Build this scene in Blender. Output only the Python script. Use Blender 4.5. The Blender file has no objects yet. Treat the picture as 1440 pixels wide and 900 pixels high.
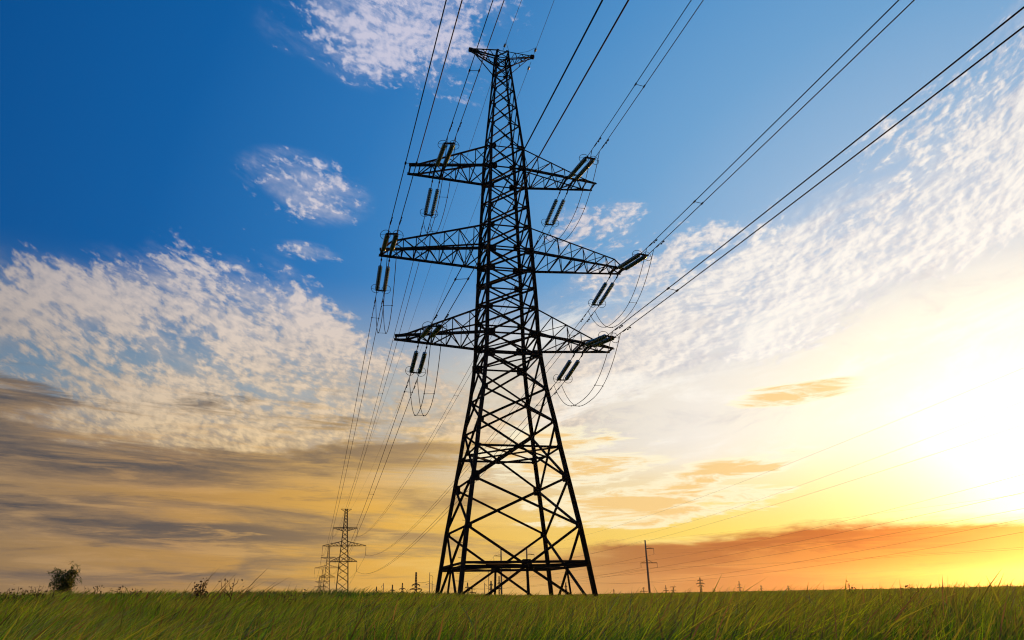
import bpy, math, random
import numpy as np
from mathutils import Vector, Matrix
random.seed(11)
R = math.radians
scene = bpy.context.scene
COL = scene.collection

# ------------------------------------------------------------------ camera
EYE = Vector((0.0, 0.0, 1.2))
PITCH, ROLL, FPX, CX, CY = 0.35019, -0.01917, 1059.60874, 717.82376, 450.0   # measured on a 1440 x 900 frame
cam_data = bpy.data.cameras.new('camera')
cam = bpy.data.objects.new('camera', cam_data)
COL.objects.link(cam)
fw = Vector((0, math.cos(PITCH), math.sin(PITCH)))
up0 = Vector((0, -math.sin(PITCH), math.cos(PITCH)))
rt0 = Vector((1, 0, 0))
rt = rt0 * math.cos(ROLL) + up0 * math.sin(ROLL)
up = -rt0 * math.sin(ROLL) + up0 * math.cos(ROLL)
m = Matrix((rt, up, -fw)).transposed().to_4x4()
m.translation = EYE
cam.matrix_world = m
cam_data.sensor_width = 36.0
cam_data.lens = 36.0 * FPX / 1440.0
cam_data.shift_x = (720 - CX) / 1440.0
cam_data.clip_start = 0.05
cam_data.clip_end = 30000
scene.camera = cam

# ------------------------------------------------------------------ render look
scene.render.engine = 'CYCLES'
scene.view_settings.view_transform = 'Standard'
scene.view_settings.look = 'None'
scene.view_settings.gamma = 1.0
scene.view_settings.exposure = 0.0
scene.cycles.use_denoising = True
scene.cycles.adaptive_threshold = 0.02
scene.cycles.max_bounces = 10
scene.cycles.diffuse_bounces = 8
scene.cycles.transmission_bounces = 10
scene.cycles.volume_bounces = 0
scene.cycles.filter_width = 1.15

# ------------------------------------------------------------------ sun
SUN_AZ, SUN_EL = 35.0, 4.9
sun_dir = Vector((math.sin(R(SUN_AZ)) * math.cos(R(SUN_EL)), math.cos(R(SUN_AZ)) * math.cos(R(SUN_EL)), math.sin(R(SUN_EL))))
sl = bpy.data.lights.new('sun', 'SUN')
sl.energy = 4.5
sl.angle = R(0.6)
sl.color = (1.0, 0.40, 0.07)
sun = bpy.data.objects.new('sun', sl)
COL.objects.link(sun)
sun.rotation_euler = (-sun_dir).to_track_quat('-Z', 'Y').to_euler()
sun.location = (60, 90, 60)

# ------------------------------------------------------------------ world: evening sky with cloud layers
def lin(*c):
    return tuple((v / 255 / 12.92) if v / 255 <= 0.04045 else ((v / 255 + 0.055) / 1.055) ** 2.4 for v in c)

world = bpy.data.worlds.new('World')
scene.world = world
world.use_nodes = True
NT = world.node_tree
NT.nodes.clear()

def sock(x):
    return x.s if isinstance(x, X) else x

def link_in(inp, x):
    if isinstance(x, X):
        NT.links.new(x.s, inp)
    else:
        inp.default_value = x

def mth(op, *a, clamp=False):
    n = NT.nodes.new('ShaderNodeMath')
    n.operation = op
    n.use_clamp = clamp
    for i, v in enumerate(a):
        link_in(n.inputs[i], v)
    return X(n.outputs[0])

class X:
    def __init__(self, s): self.s = s
    def __add__(self, o): return mth('ADD', self, o)
    __radd__ = __add__
    def __mul__(self, o): return mth('MULTIPLY', self, o)
    __rmul__ = __mul__
    def __sub__(self, o): return mth('SUBTRACT', self, o)
    def __rsub__(self, o): return mth('SUBTRACT', o, self)
    def __truediv__(self, o): return mth('DIVIDE', self, o)
    def __neg__(self): return mth('MULTIPLY', self, -1.0)

def sstep(e0, e1, x):
    n = NT.nodes.new('ShaderNodeMapRange')
    n.interpolation_type = 'SMOOTHSTEP'
    link_in(n.inputs['Value'], x)
    flip = (not isinstance(e0, X)) and (not isinstance(e1, X)) and e0 > e1
    if flip:
        e0, e1 = e1, e0
        n.inputs['To Min'].default_value, n.inputs['To Max'].default_value = 1.0, 0.0
    link_in(n.inputs['From Min'], e0)
    link_in(n.inputs['From Max'], e1)
    return X(n.outputs['Result'])

def vec(x, y, z):
    n = NT.nodes.new('ShaderNodeCombineXYZ')
    for i, v in enumerate((x, y, z)):
        link_in(n.inputs[i], v)
    return X(n.outputs[0])

def noise(v, scale, detail=4.0, rough=0.55, dist=0.0, lac=2.0, color=False):
    n = NT.nodes.new('ShaderNodeTexNoise')
    n.inputs['Scale'].default_value = scale
    n.inputs['Detail'].default_value = detail
    n.inputs['Roughness'].default_value = rough
    n.inputs['Distortion'].default_value = dist
    n.inputs['Lacunarity'].default_value = lac
    link_in(n.inputs['Vector'], v)
    return X(n.outputs['Color' if color else 'Fac'])

def mix(f, a, b, mode='MIX'):
    n = NT.nodes.new('ShaderNodeMix')
    n.data_type = 'RGBA'
    n.blend_type = mode
    n.clamp_factor = True
    link_in(n.inputs[0], f)
    for i, c in ((6, a), (7, b)):
        if isinstance(c, X):
            NT.links.new(c.s, n.inputs[i])
        else:
            n.inputs[i].default_value = (*c, 1.0)
    return X(n.outputs[2])

def ramp(x, stops):
    """stops: (value, linear colour); x in the stops' own units"""
    lo, hi = stops[0][0], stops[-1][0]
    n = NT.nodes.new('ShaderNodeValToRGB')
    NT.links.new(((x - lo) / (hi - lo)).s, n.inputs[0])
    cr = n.color_ramp
    while len(cr.elements) < len(stops):
        cr.elements.new(0.5)
    for e, (p, c) in zip(cr.elements, stops):
        e.position = (p - lo) / (hi - lo)
        e.color = (*c, 1.0)
    return X(n.outputs[0])

def curve(x, pts):
    """scalar piecewise-linear function of x"""
    ys = [p[1] for p in pts]
    lo, hi = min(ys), max(ys)
    g = ramp(x, [(a, ((b - lo) / (hi - lo),) * 3) for a, b in pts])
    n = NT.nodes.new('ShaderNodeSeparateColor')
    NT.links.new(g.s, n.inputs[0])
    return X(n.outputs[0]) * (hi - lo) + lo

tc = NT.nodes.new('ShaderNodeTexCoord')
sep = NT.nodes.new('ShaderNodeSeparateXYZ')
NT.links.new(tc.outputs['Generated'], sep.inputs[0])
dx, dy, dz = (X(sep.outputs[i]) for i in range(3))
az = mth('ARCTAN2', dx, dy) * (180 / math.pi)
el = mth('ARCSINE', dz) * (180 / math.pi)
cg = dx * sun_dir.x + dy * sun_dir.y + dz * sun_dir.z
gam = mth('ARCCOSINE', mth('MINIMUM', cg, 1.0)) * (180 / math.pi)
px, py = az * 0.021, (el - az * az * 0.006) * 0.030          # bearing / elevation, rows of cells bowed over the field

def ell(a0, e0, ra, re, rot=0.0):
    """soft elliptical patch of sky: 1 in its middle, 0 at its rim"""
    c, s = math.cos(R(rot)), math.sin(R(rot))
    a, e = (az - a0) * math.cos(R(e0)), el - e0
    u, w = (a * c + e * s) / ra, (e * c - a * s) / re
    return sstep(1.0, 0.0, u * u + w * w)

# clear sky: a physical sky as the base, graded towards the evening colours seen
sky = NT.nodes.new('ShaderNodeTexSky')
sky.sky_type = 'NISHITA'
sky.sun_disc = False
sky.sun_elevation = R(SUN_EL)
sky.sun_rotation = R(SUN_AZ)
sky.air_density = 1.2
sky.dust_density = 2.0
sky.ozone_density = 3.0

high = ramp(gam, [(0, (1.0, 0.97, 0.90)), (10, (1.0, 0.96, 0.88)), (15, lin(226, 226, 228)), (20, lin(186, 204, 226)), (26, lin(146, 184, 220)), (33, lin(112, 166, 213)),
                  (42, lin(80, 146, 204)), (52, lin(44, 120, 188)), (64, lin(12, 94, 164)), (80, lin(2, 74, 140)), (110, lin(30, 84, 136)), (180, lin(60, 100, 142))])
midc = ramp(gam, [(0, (1.1, 1.0, 0.80)), (12, (1.05, 0.97, 0.76)), (22, lin(246, 239, 228)), (36, lin(228, 216, 194)), (46, lin(176, 182, 184)), (56, lin(140, 160, 176)), (70, lin(108, 136, 160)), (110, lin(70, 88, 110)), (180, lin(56, 76, 102))])
lowc = ramp(gam, [(0, (1.2, 0.75, 0.08)), (10, (1.10, 0.80, 0.20)), (20, lin(255, 222, 104)), (32, lin(246, 204, 100)), (45, lin(234, 178, 78)), (56, lin(192, 146, 82)), (75, lin(134, 114, 92)), (110, lin(84, 80, 84)), (180, lin(62, 72, 88))])
clear = mix(sstep(23.5, 14.0, el), high, midc)
clear = mix(sstep(11.0, 3.6, el - sstep(34.0, 52.0, gam) * 3.2), clear, lowc)
skyc = mix(1.0, X(sky.outputs[0]), (0.10, 0.10, 0.10), 'MULTIPLY')
clear = mix(0.06, clear, skyc)

# high cloud: cellular altocumulus on a plane above, seen in perspective
def vop(op, a, b=None, scale=None):
    n = NT.nodes.new('ShaderNodeVectorMath'); n.operation = op
    NT.links.new(a.s, n.inputs[0])
    if isinstance(b, X): NT.links.new(b.s, n.inputs[1])
    elif b is not None: n.inputs[1].default_value = b
    if scale is not None: n.inputs['Scale'].default_value = scale
    return X(n.outputs[0])
wv = vop('SCALE', vop('SUBTRACT', noise(vec(px, py, 0.0), 6.0, 3.0, 0.55, color=True), (0.5, 0.5, 0.5)), scale=0.040)
def warped(ox, oy, sx=1.0, sy=1.0, rot=0.0, z=0.0):
    c, s = math.cos(R(rot)), math.sin(R(rot))
    return vop('ADD', vec(((px + ox) * c + (py + oy) * s) * sx, ((py + oy) * c - (px + ox) * s) * sy, z), wv)
n_mid = noise(warped(0.0, 0.0, 0.7, 1.0, -8.0, 2.0), 9.0, 4.0, 0.58)
def cells(ox, oy):
    return noise(warped(ox, oy, 0.85, 1.0, -8.0), 54.0, 5.0, 0.60)
n_a = cells(0.0, 0.0)
n_b = cells(0.0060, -0.0045)                     # the same cloud a step towards the sun: which side is lit
n_big = noise(warped(0.7, 0.2, 0.55, 1.0, -6.0, 6.0), 4.2, 5.0, 0.6)
N_ = 0.5 + (n_a - 0.5) * 2.1 + (n_mid - 0.5) * 1.9 + (n_big - 0.5) * 1.6
top_l = curve(az, [(-60, 17.0), (-46, 18.8), (-36, 20.8), (-30, 22.6), (-25, 24.2), (-20, 23.6), (-16.2, 22.4), (-14.2, 20.4), (-12, 18.4), (-9, 17.2), (-4, 15.5), (2, 13.0), (8, 10.0)])
top_l = top_l + (noise(vec(az * 0.22, el * 0.22, 1.0), 1.0, 4.0, 0.6) - 0.5) * 4.0
top_r = curve(az, [(2, 18.0), (6, 24.5), (10, 25.4), (20, 26.0), (27, 28.3), (34, 31.8), (42, 36.0), (60, 40.0)])
dl = top_l - el
m_left = curve(dl, [(-2.6, 0.0), (-0.4, 0.50), (1.2, 0.98), (3.2, 1.28), (5.0, 1.20), (6.6, 1.04), (9.0, 1.08), (11, 1.25), (16, 1.3)])
m_left = (m_left + ell(-15.0, 19.3, 4.5, 2.4) * 0.25 - ell(-29.0, 16.8, 11.0, 3.2, 5.0) * 0.12) * sstep(6.5, 11.0, el) * sstep(8.0, -2.0, az)
dr = top_r - el
m_right = curve(dr, [(-1.5, 0.0), (0.0, 0.55), (1.5, 0.85), (4, 1.05), (7, 1.22), (9.5, 1.15), (12, 0.0), (16, 0.0)]) * sstep(2.0, 11.0, az)
m_right = mth('MAXIMUM', m_right, mth('MAXIMUM', ell(25.0, 22.0, 23.0, 5.4, 12.0) * 1.55, ell(12.0, 18.0, 16.0, 4.6, 16.0) * 1.5))
m_right = mth('MAXIMUM', m_right, ell(9.5, 22.5, 6.5, 3.4, 10.0) * 1.10)
cover = mth('MAXIMUM', m_left, m_right)
for b in (ell(-11.5, 43.5, 12.0, 9.2, -24.0) * 1.20, ell(-17.2, 29.2, 7.0, 3.6, -8.0) * 1.10, ell(-16.2, 24.6, 4.2, 1.1, -4.0) * 1.08, ell(6.8, 26.4, 5.2, 2.8) * 0.92, ell(9.5, 28.0, 3.0, 1.2) * 0.7,
          ell(-18.0, 40.0, 5.5, 3.0) * 0.66, ell(0.0, 11.5, 14.0, 4.0, 0.0) * 0.95):
    cover = mth('MAXIMUM', cover, b)
vst = noise(warped(0.3, 0.1, 0.42, 1.0, -6.0, 4.0), 14.0, 6.0, 0.64)
dens = N_ + (cover - 1.0) * 0.95 + (vst - 0.5) * 0.9
a_high = sstep(0.20, 0.82, dens) * sstep(0.02, 0.40, cover) * 0.92
veil = sstep(0.9, 1.2, cover) * sstep(0.26, 0.62, vst) * 0.85
veil = mth('MAXIMUM', veil, sstep(0.30, 1.0, cover) * sstep(0.40, 0.72, vst) * 0.55)
a_high = mth('MAXIMUM', a_high, veil)
shade = mth('ADD', mth('MULTIPLY', n_a - n_b, 1.6), mth('MULTIPLY', dens - 0.5, 0.60) + 0.46 + (vst - 0.5) * 1.3, clamp=True)
c_lit = ramp(el, [(2, lin(250, 205, 120)), (9, lin(240, 206, 150)), (13, lin(232, 206, 172)), (18, lin(226, 208, 192)), (24, lin(220, 210, 210)), (32, lin(210, 206, 220)), (45, lin(204, 202, 222))])
c_drk = ramp(el, [(2, lin(150, 118, 78)), (9, lin(166, 142, 112)), (13, lin(172, 158, 140)), (18, lin(166, 164, 168)), (24, lin(160, 168, 188)), (32, lin(134, 156, 196)), (45, lin(126, 152, 198))])
near = sstep(40.0, 20.0, gam)
c_high = mix(shade, mix(near, c_drk, lin(196, 198, 210)), mix(near, c_lit, (1.0, 0.94, 0.86)))
far_dim = sstep(54.0, 76.0, gam)
c_high = mix(far_dim * 0.55, c_high, lin(128, 124, 130))
col = mix(a_high, clear, c_high)

# low cloud: long flat streaks, grey-brown to the left, gold towards the sun
bend = noise(vec(az * 0.05, el * 0.10, 3.0), 1.0, 2.0) * 0.6
def streak(o1, o2):
    return noise(vec(az * 0.050 + bend + o1, el * 0.46 + az * 0.020 + o2, 5.0), 1.0, 9.0, 0.66, 0.3)
s_a = streak(0.0, 0.0)
s_b = streak(0.014, -0.085)
low_m = curve(el, [(0, 0.72), (2.5, 0.86), (5, 1.0), (8, 1.05), (10.5, 0.92), (12.5, 0.60), (15, 0.25), (18, 0.0)]) * sstep(14.0, -10.0, az)
low_m = mth('MAXIMUM', low_m, ell(-36.0, 11.0, 12.0, 5.0, -14.0) * 1.15) + sstep(-8.0, -30.0, az) * sstep(14.0, 9.0, el) * 0.22
a_low = sstep(0.22, 0.74, 0.5 + (s_a - 0.5) * 3.4 + (low_m - 1.0) * 0.75 + 0.02) * sstep(0.0, 0.25, low_m)
l_drk = ramp(gam, [(20, lin(222, 170, 92)), (34, lin(196, 158, 104)), (46, lin(146, 121, 90)), (58, lin(90, 85, 84)), (72, lin(66, 69, 79)), (110, lin(64, 66, 74))])
l_lit = ramp(gam, [(20, lin(255, 226, 130)), (34, lin(248, 208, 116)), (46, lin(232, 184, 100)), (58, lin(204, 158, 100)), (72, lin(172, 142, 104)), (110, lin(76, 78, 86))])
l_sh = mth('ADD', mth('MULTIPLY', s_a - s_b, 3.2), 0.60 - (s_a - 0.44) * 3.4, clamp=True)
col = mix(a_low * 0.92, col, mix(l_sh, l_drk, l_lit))
s_c = noise(vec(az * 0.13 + bend, el * 1.25 + az * 0.03, 12.0), 1.0, 7.0, 0.66, 0.4)
f_m = curve(el, [(0, 0.85), (5, 1.0), (9, 0.7), (13, 0.35), (16, 0.0)]) * sstep(12.0, -6.0, az)
col = mix(sstep(0.50, 0.68, s_c) * f_m * 0.70, col, l_lit)
col = mix(sstep(0.48, 0.30, s_c) * f_m * 0.62, col, l_drk)

p_v = noise(vec(az * 0.10, (el - az * 0.16) * 0.34, 21.0), 1.0, 8.0, 0.66, 0.6)
p_m = sstep(7.0, 11.0, el) * sstep(24.0, 18.0, el) * sstep(-6.0, 6.0, az)
col = mix(sstep(0.48, 0.66, p_v) * p_m * 0.75, col, (1.0, 0.95, 0.86))
col = mix(sstep(0.46, 0.30, p_v) * p_m * 0.45, col, lin(206, 200, 200))
# thin gold streaks hanging low on the sunny side
t_a = noise(vec(az * 0.17, el * 1.15, 9.0), 1.0, 7.0, 0.64, 0.5)
t_m = mth('MAXIMUM', ell(21.0, 13.2, 6.0, 1.3, 2.0), mth('MAXIMUM', ell(16.0, 8.3, 7.5, 1.4, 5.0), mth('MAXIMUM', ell(10.0, 6.0, 13.0, 2.2, 2.0), ell(4.0, 9.6, 10.0, 3.4, -4.0) * 0.9)))
t_d = 0.5 + (t_a - 0.5) * 2.4 + (t_m - 1.0) * 0.8
a_t = sstep(0.30, 0.62, t_d) * sstep(0.0, 0.4, t_m)
t_rim = sstep(0.02, 0.30, t_d) * sstep(0.0, 0.4, t_m)
col = mix(t_rim * 0.75, col, (1.02, 0.93, 0.66))
col = mix(a_t * 0.80, col, lin(244, 198, 118))

# the white blaze round the sun
g1 = mth('EXPONENT', -(gam / 6.8) * (gam / 6.8))
g2 = mth('EXPONENT', -(gam / 12.5) * (gam / 12.5))
col = mix(1.0, col, mix(1.0, (1.0, 0.96, 0.86), vec(g1 * 0.75 + g2 * 0.26, g1 * 0.75 + g2 * 0.245, g1 * 0.80 + g2 * 0.18), 'MULTIPLY'), 'ADD')

# orange bank of cloud along the sunny horizon
b_n = noise(vec(az * 0.10, el * 0.45, 1.0), 1.0, 7.0, 0.62, 0.5)
edge = curve(az, [(-14, 0.0), (-4, 1.2), (4, 2.8), (12, 3.7), (20, 4.1), (27, 4.3), (30, 4.2), (33, 3.7), (37, 3.2), (60, 3.0)]) + (b_n - 0.5) * 2.6
a_bank = sstep(0.30, -0.45, el - edge) * sstep(-10.0, 8.0, az)
bank = ramp(az, [(-10, lin(196, 156, 100)), (4, lin(196, 148, 96)), (14, lin(184, 108, 62)), (22, lin(190, 88, 34)), (27, lin(204, 98, 14)), (31, lin(190, 92, 0)), (36, lin(176, 98, 0)), (50, lin(230, 140, 50)), (90, lin(120, 90, 70))])
bank_hi = ramp(az, [(-10, lin(222, 186, 122)), (4, lin(224, 184, 124)), (14, lin(220, 152, 88)), (22, lin(230, 140, 56)), (27, lin(232, 140, 30)), (31, lin(180, 92, 3)), (36, lin(160, 86, 3)), (50, lin(240, 160, 70)), (90, lin(130, 100, 80))])
b_in = noise(vec(az * 0.07, el * 0.8, 7.0), 1.0, 7.0, 0.62, 0.5)
bank_c = mix(sstep(0.44, 0.62, b_in) * 0.85, bank, bank_hi)
bank_c = mix(sstep(2.4, 0.2, el) * curve(az, [(0, 0.5), (14, 0.5), (24, 0.15), (40, 0.0)]), bank_c, bank_hi)
col = mix(a_bank * 0.97, col, mix(1.0, bank_c, (0.84, 0.72, 0.60), 'MULTIPLY'))
rim = sstep(0.7, 0.05, el - edge) * sstep(-0.40, 0.05, el - edge) * sstep(6.0, 14.0, az) * sstep(0.42, 0.60, b_in)
col = mix(rim * 0.7, col, (1.08, 0.86, 0.32))
# the low sun burning through the right end of the bank
g3 = mth('EXPONENT', -(gam / 5.0) * (gam / 5.0))
col = mix(1.0, col, mix(1.0, (1.0, 0.68, 0.10), vec(g3 * 0.25, g3 * 0.25, g3 * 0.25), 'MULTIPLY'), 'ADD')
# below the horizon
col = mix(sstep(0.0, -2.0, el), col, (0.05, 0.05, 0.03))

bg = NT.nodes.new('ShaderNodeBackground')
NT.links.new(col.s, bg.inputs[0])
bg.inputs[1].default_value = 1.0
wo = NT.nodes.new('ShaderNodeOutputWorld')
NT.links.new(bg.outputs[0], wo.inputs[0])

# ------------------------------------------------------------------ materials
def mat(name, color, rough=0.6, metal=0.0, var=0.0, vscale=3.0, bump=0.0, trans=0.0, spec=0.5):
    m = bpy.data.materials.new(name)
    m.use_nodes = True
    nt = m.node_tree
    b = nt.nodes['Principled BSDF']
    b.inputs['Base Color'].default_value = (*color, 1)
    b.inputs['Roughness'].default_value = rough
    b.inputs['Metallic'].default_value = metal
    b.inputs['Transmission Weight'].default_value = trans
    b.inputs['Specular IOR Level'].default_value = spec
    if var or bump:
        t = nt.nodes.new('ShaderNodeTexCoord')
        n = nt.nodes.new('ShaderNodeTexNoise')
        n.inputs['Scale'].default_value = vscale
        n.inputs['Detail'].default_value = 5
        nt.links.new(t.outputs['Object'], n.inputs['Vector'])
        if var:
            r = nt.nodes.new('ShaderNodeValToRGB')
            r.color_ramp.elements[0].position = 0.3
            r.color_ramp.elements[1].position = 0.7
            r.color_ramp.elements[0].color = (*[c * (1 - var) for c in color], 1)
            r.color_ramp.elements[1].color = (*[c * (1 + var) for c in color], 1)
            nt.links.new(n.outputs['Fac'], r.inputs[0])
            nt.links.new(r.outputs[0], b.inputs['Base Color'])
        if bump:
            bp = nt.nodes.new('ShaderNodeBump')
            bp.inputs['Strength'].default_value = bump
            nt.links.new(n.outputs['Fac'], bp.inputs['Height'])
            nt.links.new(bp.outputs[0], b.inputs['Normal'])
    return m

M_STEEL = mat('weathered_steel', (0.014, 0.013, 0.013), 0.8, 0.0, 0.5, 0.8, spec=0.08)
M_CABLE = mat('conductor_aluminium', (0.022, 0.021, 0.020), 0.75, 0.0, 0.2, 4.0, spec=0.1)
M_GLASS = mat('insulator_glass', (0.05, 0.13, 0.075), 0.14, 0.0, 0.2, 6.0, trans=0.45)
M_CONC = mat('pole_concrete', (0.14, 0.13, 0.12), 0.9, 0.0, 0.3, 2.0, spec=0.1)
M_FOOT = mat('footing_concrete', (0.24, 0.23, 0.21), 0.9, 0.0, 0.3, 3.0, 0.4, spec=0.1)
M_BARK = mat('bark', (0.05, 0.038, 0.026), 0.9, 0.0, 0.4, 12.0, spec=0.1)

def leafmat(name, attr, transl=0.5, sheen=0.06):
    m = bpy.data.materials.new(name)
    m.use_nodes = True
    nt = m.node_tree
    nt.nodes.clear()
    a = nt.nodes.new('ShaderNodeAttribute'); a.attribute_name = attr
    d = nt.nodes.new('ShaderNodeBsdfDiffuse')
    t = nt.nodes.new('ShaderNodeBsdfTranslucent')
    g = nt.nodes.new('ShaderNodeBsdfGlossy'); g.inputs['Roughness'].default_value = 0.38
    g.inputs['Color'].default_value = (0.8, 0.8, 0.75, 1)
    mx = nt.nodes.new('ShaderNodeMixShader'); mx.inputs[0].default_value = transl
    mg = nt.nodes.new('ShaderNodeMixShader')
    fr = nt.nodes.new('ShaderNodeFresnel'); fr.inputs['IOR'].default_value = 1.45
    fm = nt.nodes.new('ShaderNodeMath'); fm.operation = 'MULTIPLY'; fm.inputs[1].default_value = sheen
    nt.links.new(fr.outputs[0], fm.inputs[0]); nt.links.new(fm.outputs[0], mg.inputs[0])
    o = nt.nodes.new('ShaderNodeOutputMaterial')
    L = nt.links.new
    L(a.outputs['Color'], d.inputs['Color']); L(a.outputs['Color'], t.inputs['Color'])
    L(d.outputs[0], mx.inputs[1]); L(t.outputs[0], mx.inputs[2])
    L(mx.outputs[0], mg.inputs[1]); L(g.outputs[0], mg.inputs[2])
    L(mg.outputs[0], o.inputs['Surface'])
    return m

M_GRASS = leafmat('grass_blades', 'tint', 0.60, 0.55)
M_LEAF = leafmat('bush_leaves', 'tint', 0.45)
M_DRY = leafmat('dry_weed', 'tint', 0.15)

def groundmat():
    m = mat('field_ground', (0.035, 0.048, 0.014), 1.0, 0.0, 0.5, 0.25, 0.6, spec=0.0)
    return m
M_GROUND = groundmat()

# ------------------------------------------------------------------ mesh helpers
class MB:
    def __init__(self):
        self.v, self.f, self.sm = [], [], []
    def quadbox(self, c8, smooth=False):
        b = len(self.v)
        self.v += [tuple(c) for c in c8]
        for q in ((0, 3, 2, 1), (4, 5, 6, 7), (0, 1, 5, 4), (1, 2, 6, 5), (2, 3, 7, 6), (3, 0, 4, 7)):
            self.f.append(tuple(b + i for i in q)); self.sm.append(False)
    def frame(self, p, q, upv=None):
        p, q = Vector(p), Vector(q)
        d = (q - p).normalized()
        u = Vector(upv) if upv is not None else Vector((0, 0, 1))
        if abs(d.dot(u.normalized())) > 0.95:
            u = Vector((0, 1, 0)) if abs(d.y) < 0.9 else Vector((1, 0, 0))
        s = d.cross(u).normalized()
        return p, q, d, s, s.cross(d).normalized()
    def bar(self, p, q, a, b=None, upv=None):
        """flat bar: a across, b along upv"""
        b = a if b is None else b
        p, q, d, s, u = self.frame(p, q, upv)
        r = []
        for e in (p, q):
            r += [e - s * a / 2 - u * b / 2, e + s * a / 2 - u * b / 2, e + s * a / 2 + u * b / 2, e - s * a / 2 + u * b / 2]
        self.quadbox(r)
    def angle(self, p, q, w, upv=None, t=None):
        """rolled steel angle: two flanges meeting on the p-q line"""
        t = t or max(0.012, w * 0.13)
        p, q, d, s, u = self.frame(p, q, upv)
        for lo, hi in (((-w / 2, -w / 2), (w / 2, -w / 2 + t)), ((-w / 2, -w / 2 + t), (-w / 2 + t, w / 2))):
            r = []
            for e in (p, q):
                r += [e + s * lo[0] + u * lo[1], e + s * hi[0] + u * lo[1], e + s * hi[0] + u * hi[1], e + s * lo[0] + u * hi[1]]
            self.quadbox(r)
    def plate(self, c, nrm, upv, w, h, t=0.02, cut=0.28):
        """gusset plate with clipped corners"""
        c, n = Vector(c), Vector(nrm).normalized()
        u = Vector(upv); u = (u - n * u.dot(n)).normalized()
        s = u.cross(n)
        pts = []
        for a, b in ((-1 + cut, -1), (1 - cut, -1), (1, -1 + cut), (1, 1 - cut), (1 - cut, 1), (-1 + cut, 1), (-1, 1 - cut), (-1, -1 + cut)):
            pts.append(c + s * a * w / 2 + u * b * h / 2)
        b0 = len(self.v)
        self.v += [tuple(p - n * t / 2) for p in pts] + [tuple(p + n * t / 2) for p in pts]
        self.f.append(tuple(b0 + i for i in range(7, -1, -1))); self.sm.append(False)
        self.f.append(tuple(b0 + 8 + i for i in range(8))); self.sm.append(False)
        for i in range(8):
            j = (i + 1) % 8
            self.f.append((b0 + i, b0 + j, b0 + 8 + j, b0 + 8 + i)); self.sm.append(False)
    def tube(self, pts, r, n=6, cap=True, closed=False):
        pts = [Vector(p) for p in pts]
        rs = r if isinstance(r, (list, tuple)) else [r] * len(pts)
        b = len(self.v)
        N = len(pts)
        prev = None
        for i, p in enumerate(pts):
            a = pts[i - 1] if (i > 0 or closed) else p
            c = pts[(i + 1) % N] if (i < N - 1 or closed) else p
            d = (c - a).normalized()
            if prev is None:
                u = Vector((0, 0, 1)) if abs(d.z) < 0.9 else Vector((1, 0, 0))
            else:
                u = prev
            s = d.cross(u).normalized()
            u = s.cross(d).normalized()
            prev = u
            for k in range(n):
                t = 2 * math.pi * k / n
                self.v.append(tuple(p + (s * math.cos(t) + u * math.sin(t)) * rs[i]))
        for i in range(N if closed else N - 1):
            i2 = (i + 1) % N
            for k in range(n):
                k2 = (k + 1) % n
                self.f.append((b + i * n + k, b + i * n + k2, b + i2 * n + k2, b + i2 * n + k)); self.sm.append(True)
        if cap and not closed:
            self.f.append(tuple(b + k for k in range(n - 1, -1, -1))); self.sm.append(False)
            self.f.append(tuple(b + (N - 1) * n + k for k in range(n))); self.sm.append(False)
    def ring(self, c, nrm, R_, r, n=20, m_=5):
        n_ = Vector(nrm).normalized()
        a = n_.orthogonal().normalized(); b = n_.cross(a)
        self.tube([Vector(c) + (a * math.cos(2 * math.pi * k / n) + b * math.sin(2 * math.pi * k / n)) * R_ for k in range(n)], r, m_, False, True)
    def lathe(self, p, q, prof, n=12):
        """prof: (fraction along p-q, radius)"""
        p, q = Vector(p), Vector(q)
        self.tube([p.lerp(q, t) for t, _ in prof], [r for _, r in prof], n)
    def build(self, name, material, parent=None, stuff=False):
        me = bpy.data.meshes.new(name)
        me.from_pydata(self.v, [], self.f)
        me.polygons.foreach_set('use_smooth', self.sm)
        me.materials.append(material)
        me.update()
        o = bpy.data.objects.new(name, me)
        COL.objects.link(o)
        if parent is not None:
            o.parent = parent
        return o

def tag(o, label=None, cat=None, group=None, kind=None):
    if label: o['label'] = label
    if cat: o['category'] = cat
    if group: o['group'] = group
    if kind: o['kind'] = kind
    return o

def thing(name, label, cat, loc=(0, 0, 0), rz=0.0, group=None):
    o = bpy.data.objects.new(name, None)
    o.empty_display_size = 0.5
    COL.objects.link(o)
    o.location = loc
    o.rotation_euler = (0, 0, rz)
    return tag(o, label, cat, group)

# picture measurement -> place on the ground (for laying out far things by bearing and height)
def ray(x, y):
    return rt * ((x - CX) / FPX) - up * ((y - CY) / FPX) + fw
def place(x, ytop, h, ground=0.15):
    r = ray(x, ytop)
    hd = math.hypot(r.x, r.y)
    D = (h + ground - EYE.z) / (r.z / hd)
    return r.x / hd * D, r.y / hd * D

# ------------------------------------------------------------------ ground
def smooth(a, b, x):
    t = np.clip((x - a) / (b - a), 0, 1)
    return t * t * (3 - 2 * t)
def terrain(x, y):
    x = np.asarray(x, float); y = np.asarray(y, float)
    z = 0.15 * smooth(8, 35, y) - 0.13 * smooth(-6, 6, x) * smooth(8, 30, y)
    left = 0.62 * (1 - np.exp(-np.clip(-x - 0.5, 0, None) / 13.0)) * smooth(8, 38, y) * (1 - smooth(110, 260, y))
    und = 0.05 * np.sin(x * 0.21 + 1.3) * np.sin(y * 0.17) * smooth(6, 20, y) * (1 - smooth(150, 400, y))
    return z + left + und

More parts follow.
